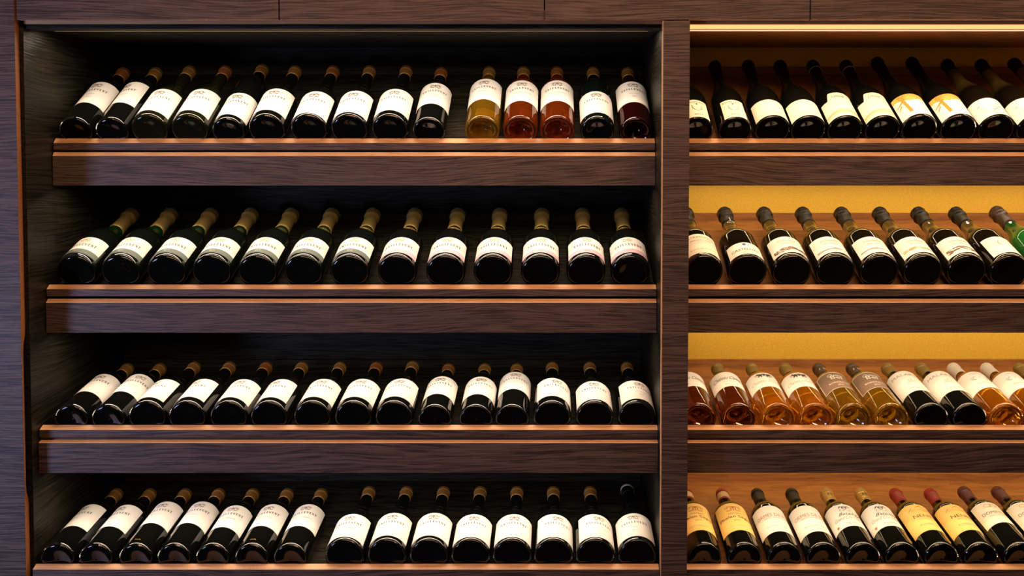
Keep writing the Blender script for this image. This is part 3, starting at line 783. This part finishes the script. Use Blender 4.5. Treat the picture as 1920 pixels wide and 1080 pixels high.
# --- lit bay
def rt(row, lst):
    for i, (px, kind, r_, L, gm, cap, cl, ds, s0, s1, sp, ex, k, look) in enumerate(lst):
        place(row, px, 'R', i+1, kind, r_, L, gm, cap, cl, ds if isinstance(ds, tuple) else (ds,), s0, s1, sp, ex, k, look)
rt(1, [
 (1306, 'burgundy', .0385, .335, 'black', 'blackcap', .055, 'shield', .002, .080, 6, None, 0, 'black bottle with square shield label'),
 (1378, 'burgundy', .0385, .335, 'black', 'blackcap', .055, 'shield', .002, .080, 0, None, 0, 'black bottle with square shield label'),
 (1448, 'burgundy', .0400, .335, 'black', 'blackcap', .055, 'plainlow', .004, .076, 0, None, 0, 'black bottle with plain cream label'),
 (1515, 'burgundy', .0400, .335, 'black', 'blackcap', .055, 'plainlow', .004, .076, 0, None, 0, 'black bottle with plain cream label'),
 (1584, 'burgundy', .0400, .335, 'black', 'blackcap', .040, 'hill', .004, .110, 0, 'neckring', 0, 'black bottle with stepped hill label'),
 (1654, 'burgundy', .0400, .335, 'black', 'blackcap', .040, 'hill', .004, .110, 0, 'neckring', 0, 'black bottle with stepped hill label'),
 (1723.5, 'burgundy', .0410, .350, 'black', 'blackcap', .055, 'painted', .007, .100, 0, None, 0, 'black bottle with orange painted label'),
 (1797, 'burgundy', .0410, .350, 'black', 'blackcap', .055, 'painted', .007, .100, 0, None, 0, 'black bottle with orange painted label'),
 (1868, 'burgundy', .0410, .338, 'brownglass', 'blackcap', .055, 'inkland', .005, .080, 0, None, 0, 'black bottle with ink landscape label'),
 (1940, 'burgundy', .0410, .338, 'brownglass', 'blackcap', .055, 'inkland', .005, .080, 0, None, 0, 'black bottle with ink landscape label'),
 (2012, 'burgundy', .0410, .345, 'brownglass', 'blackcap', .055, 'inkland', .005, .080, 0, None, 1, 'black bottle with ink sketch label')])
rt(2, [
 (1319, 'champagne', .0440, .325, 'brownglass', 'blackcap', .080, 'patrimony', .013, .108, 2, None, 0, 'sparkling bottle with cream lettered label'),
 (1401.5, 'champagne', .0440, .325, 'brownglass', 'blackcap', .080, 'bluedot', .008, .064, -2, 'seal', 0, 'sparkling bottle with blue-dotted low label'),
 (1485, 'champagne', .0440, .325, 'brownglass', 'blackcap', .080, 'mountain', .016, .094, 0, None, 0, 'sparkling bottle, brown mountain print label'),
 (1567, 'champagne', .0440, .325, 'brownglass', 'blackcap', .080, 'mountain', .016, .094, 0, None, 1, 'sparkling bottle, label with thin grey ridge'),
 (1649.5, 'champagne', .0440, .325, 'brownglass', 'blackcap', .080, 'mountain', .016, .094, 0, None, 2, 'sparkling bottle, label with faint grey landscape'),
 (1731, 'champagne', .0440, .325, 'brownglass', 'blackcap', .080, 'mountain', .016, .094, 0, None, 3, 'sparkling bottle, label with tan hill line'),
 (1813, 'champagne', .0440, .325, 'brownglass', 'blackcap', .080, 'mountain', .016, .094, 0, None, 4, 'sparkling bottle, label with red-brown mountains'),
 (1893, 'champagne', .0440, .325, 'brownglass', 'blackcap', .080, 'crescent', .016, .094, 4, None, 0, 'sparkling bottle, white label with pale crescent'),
 (1982, 'champagne', .0440, .330, 'green', 'browncap', .090, 'crescent', .016, .094, 4, None, 1, 'bright green sparkling bottle with brown foil')])
rt(3, [
 (1311, 'bordeaux', .0385, .300, 'damber', 'olivecap', .055, 'script', .098, .180, 0, None, 0, 'dark amber bottle with script label'),
 (1386, 'bordeaux', .0385, .300, 'damber', 'olivecap', .055, 'script', .098, .180, 0, None, 0, 'dark amber bottle with script label'),
 (1459, 'bordeaux', .0385, .300, 'amber', 'olivecap', .055, 'lions', .096, .176, 0, None, 0, 'bright amber bottle with two-lion label'),
 (1530, 'bordeaux', .0385, .300, 'amber', 'olivecap', .055, 'lions', .096, .176, 0, None, 0, 'bright amber bottle with two-lion label'),
 (1601, 'bordeaux', .0385, .300, 'yellow', 'browncap', .060, 'taupe', .090, .178, 0, 'wprint', 0, 'golden wine bottle with taupe label'),
 (1672, 'bordeaux', .0385, .300, 'yellow', 'browncap', .060, 'taupe', .090, .178, 0, 'wprint', 0, 'golden wine bottle with taupe label'),
 (1747, 'bordeaux', .0385, .300, 'black', 'olivecap', .055, 'ship', .074, .186, 0, None, 0, 'black bottle with sailing ship label'),
 (1819, 'bordeaux', .0385, .300, 'black', 'olivecap', .055, 'ship', .074, .186, 0, None, 0, 'black bottle with sailing ship label'),
 (1887.5, 'bordeaux', .0385, .300, 'amber', 'whitecap', .055, 'blueship', .090, .182, 0, None, 0, 'amber bottle with white cap, blue emblem'),
 (1958, 'bordeaux', .0385, .300, 'amber', 'whitecap', .055, 'blueship', .090, .182, 0, None, 0, 'amber bottle with white cap, blue emblem'),
 (2028, 'bordeaux', .0385, .300, 'amber', 'olivecap', .055, 'blueship', .090, .182, 0, None, 1, 'amber bottle with olive cap')])
rt(4, [
 (1321, 'bordeaux', .0380, .300, 'black', 'redcap', .050, 'phelan', .056, .177, 0, 'capband', 0, 'red-capped bottle with yellow crest label'),
 (1396.6, 'bordeaux', .0380, .300, 'black', 'redcap', .050, 'phelan', .056, .177, 0, 'capband', 0, 'red-capped bottle with yellow crest label'),
 (1471.5, 'bordeaux', .0380, .300, 'black', 'blackcap', .060, 'ormes', .051, .166, 0, None, 0, 'bottle with rust lettered label'),
 (1544.8, 'bordeaux', .0380, .300, 'black', 'blackcap', .060, 'ormes', .051, .166, 0, None, 0, 'bottle with rust lettered label'),
 (1619, 'bordeaux', .0380, .300, 'black', 'goldcap', .055, 'lynch', .075, .172, 0, 'print', 0, 'gold-capped bottle with white script label'),
 (1692, 'bordeaux', .0380, .300, 'black', 'goldcap', .055, 'lynch', .075, .172, 0, 'print', 0, 'gold-capped bottle with white script label'),
 (1766, 'bordeaux', .0380, .300, 'black', 'redcap', .060, 'nenin', .057, .172, 6, None, 0, 'red-capped bottle with yellow chateau label'),
 (1840, 'bordeaux', .0380, .300, 'black', 'redcap', .060, 'nenin', .057, .172, 6, None, 0, 'red-capped bottle with yellow chateau label'),
 (1915, 'bordeaux', .0380, .310, 'black', 'wineredcap', .060, 'domeyne', .090, .182, 0, None, 0, 'wine-red-capped bottle with cream label'),
 (1987, 'bordeaux', .0380, .310, 'black', 'wineredcap', .060, 'domeyne', .090, .182, 0, None, 0, 'wine-red-capped bottle with cream label')])
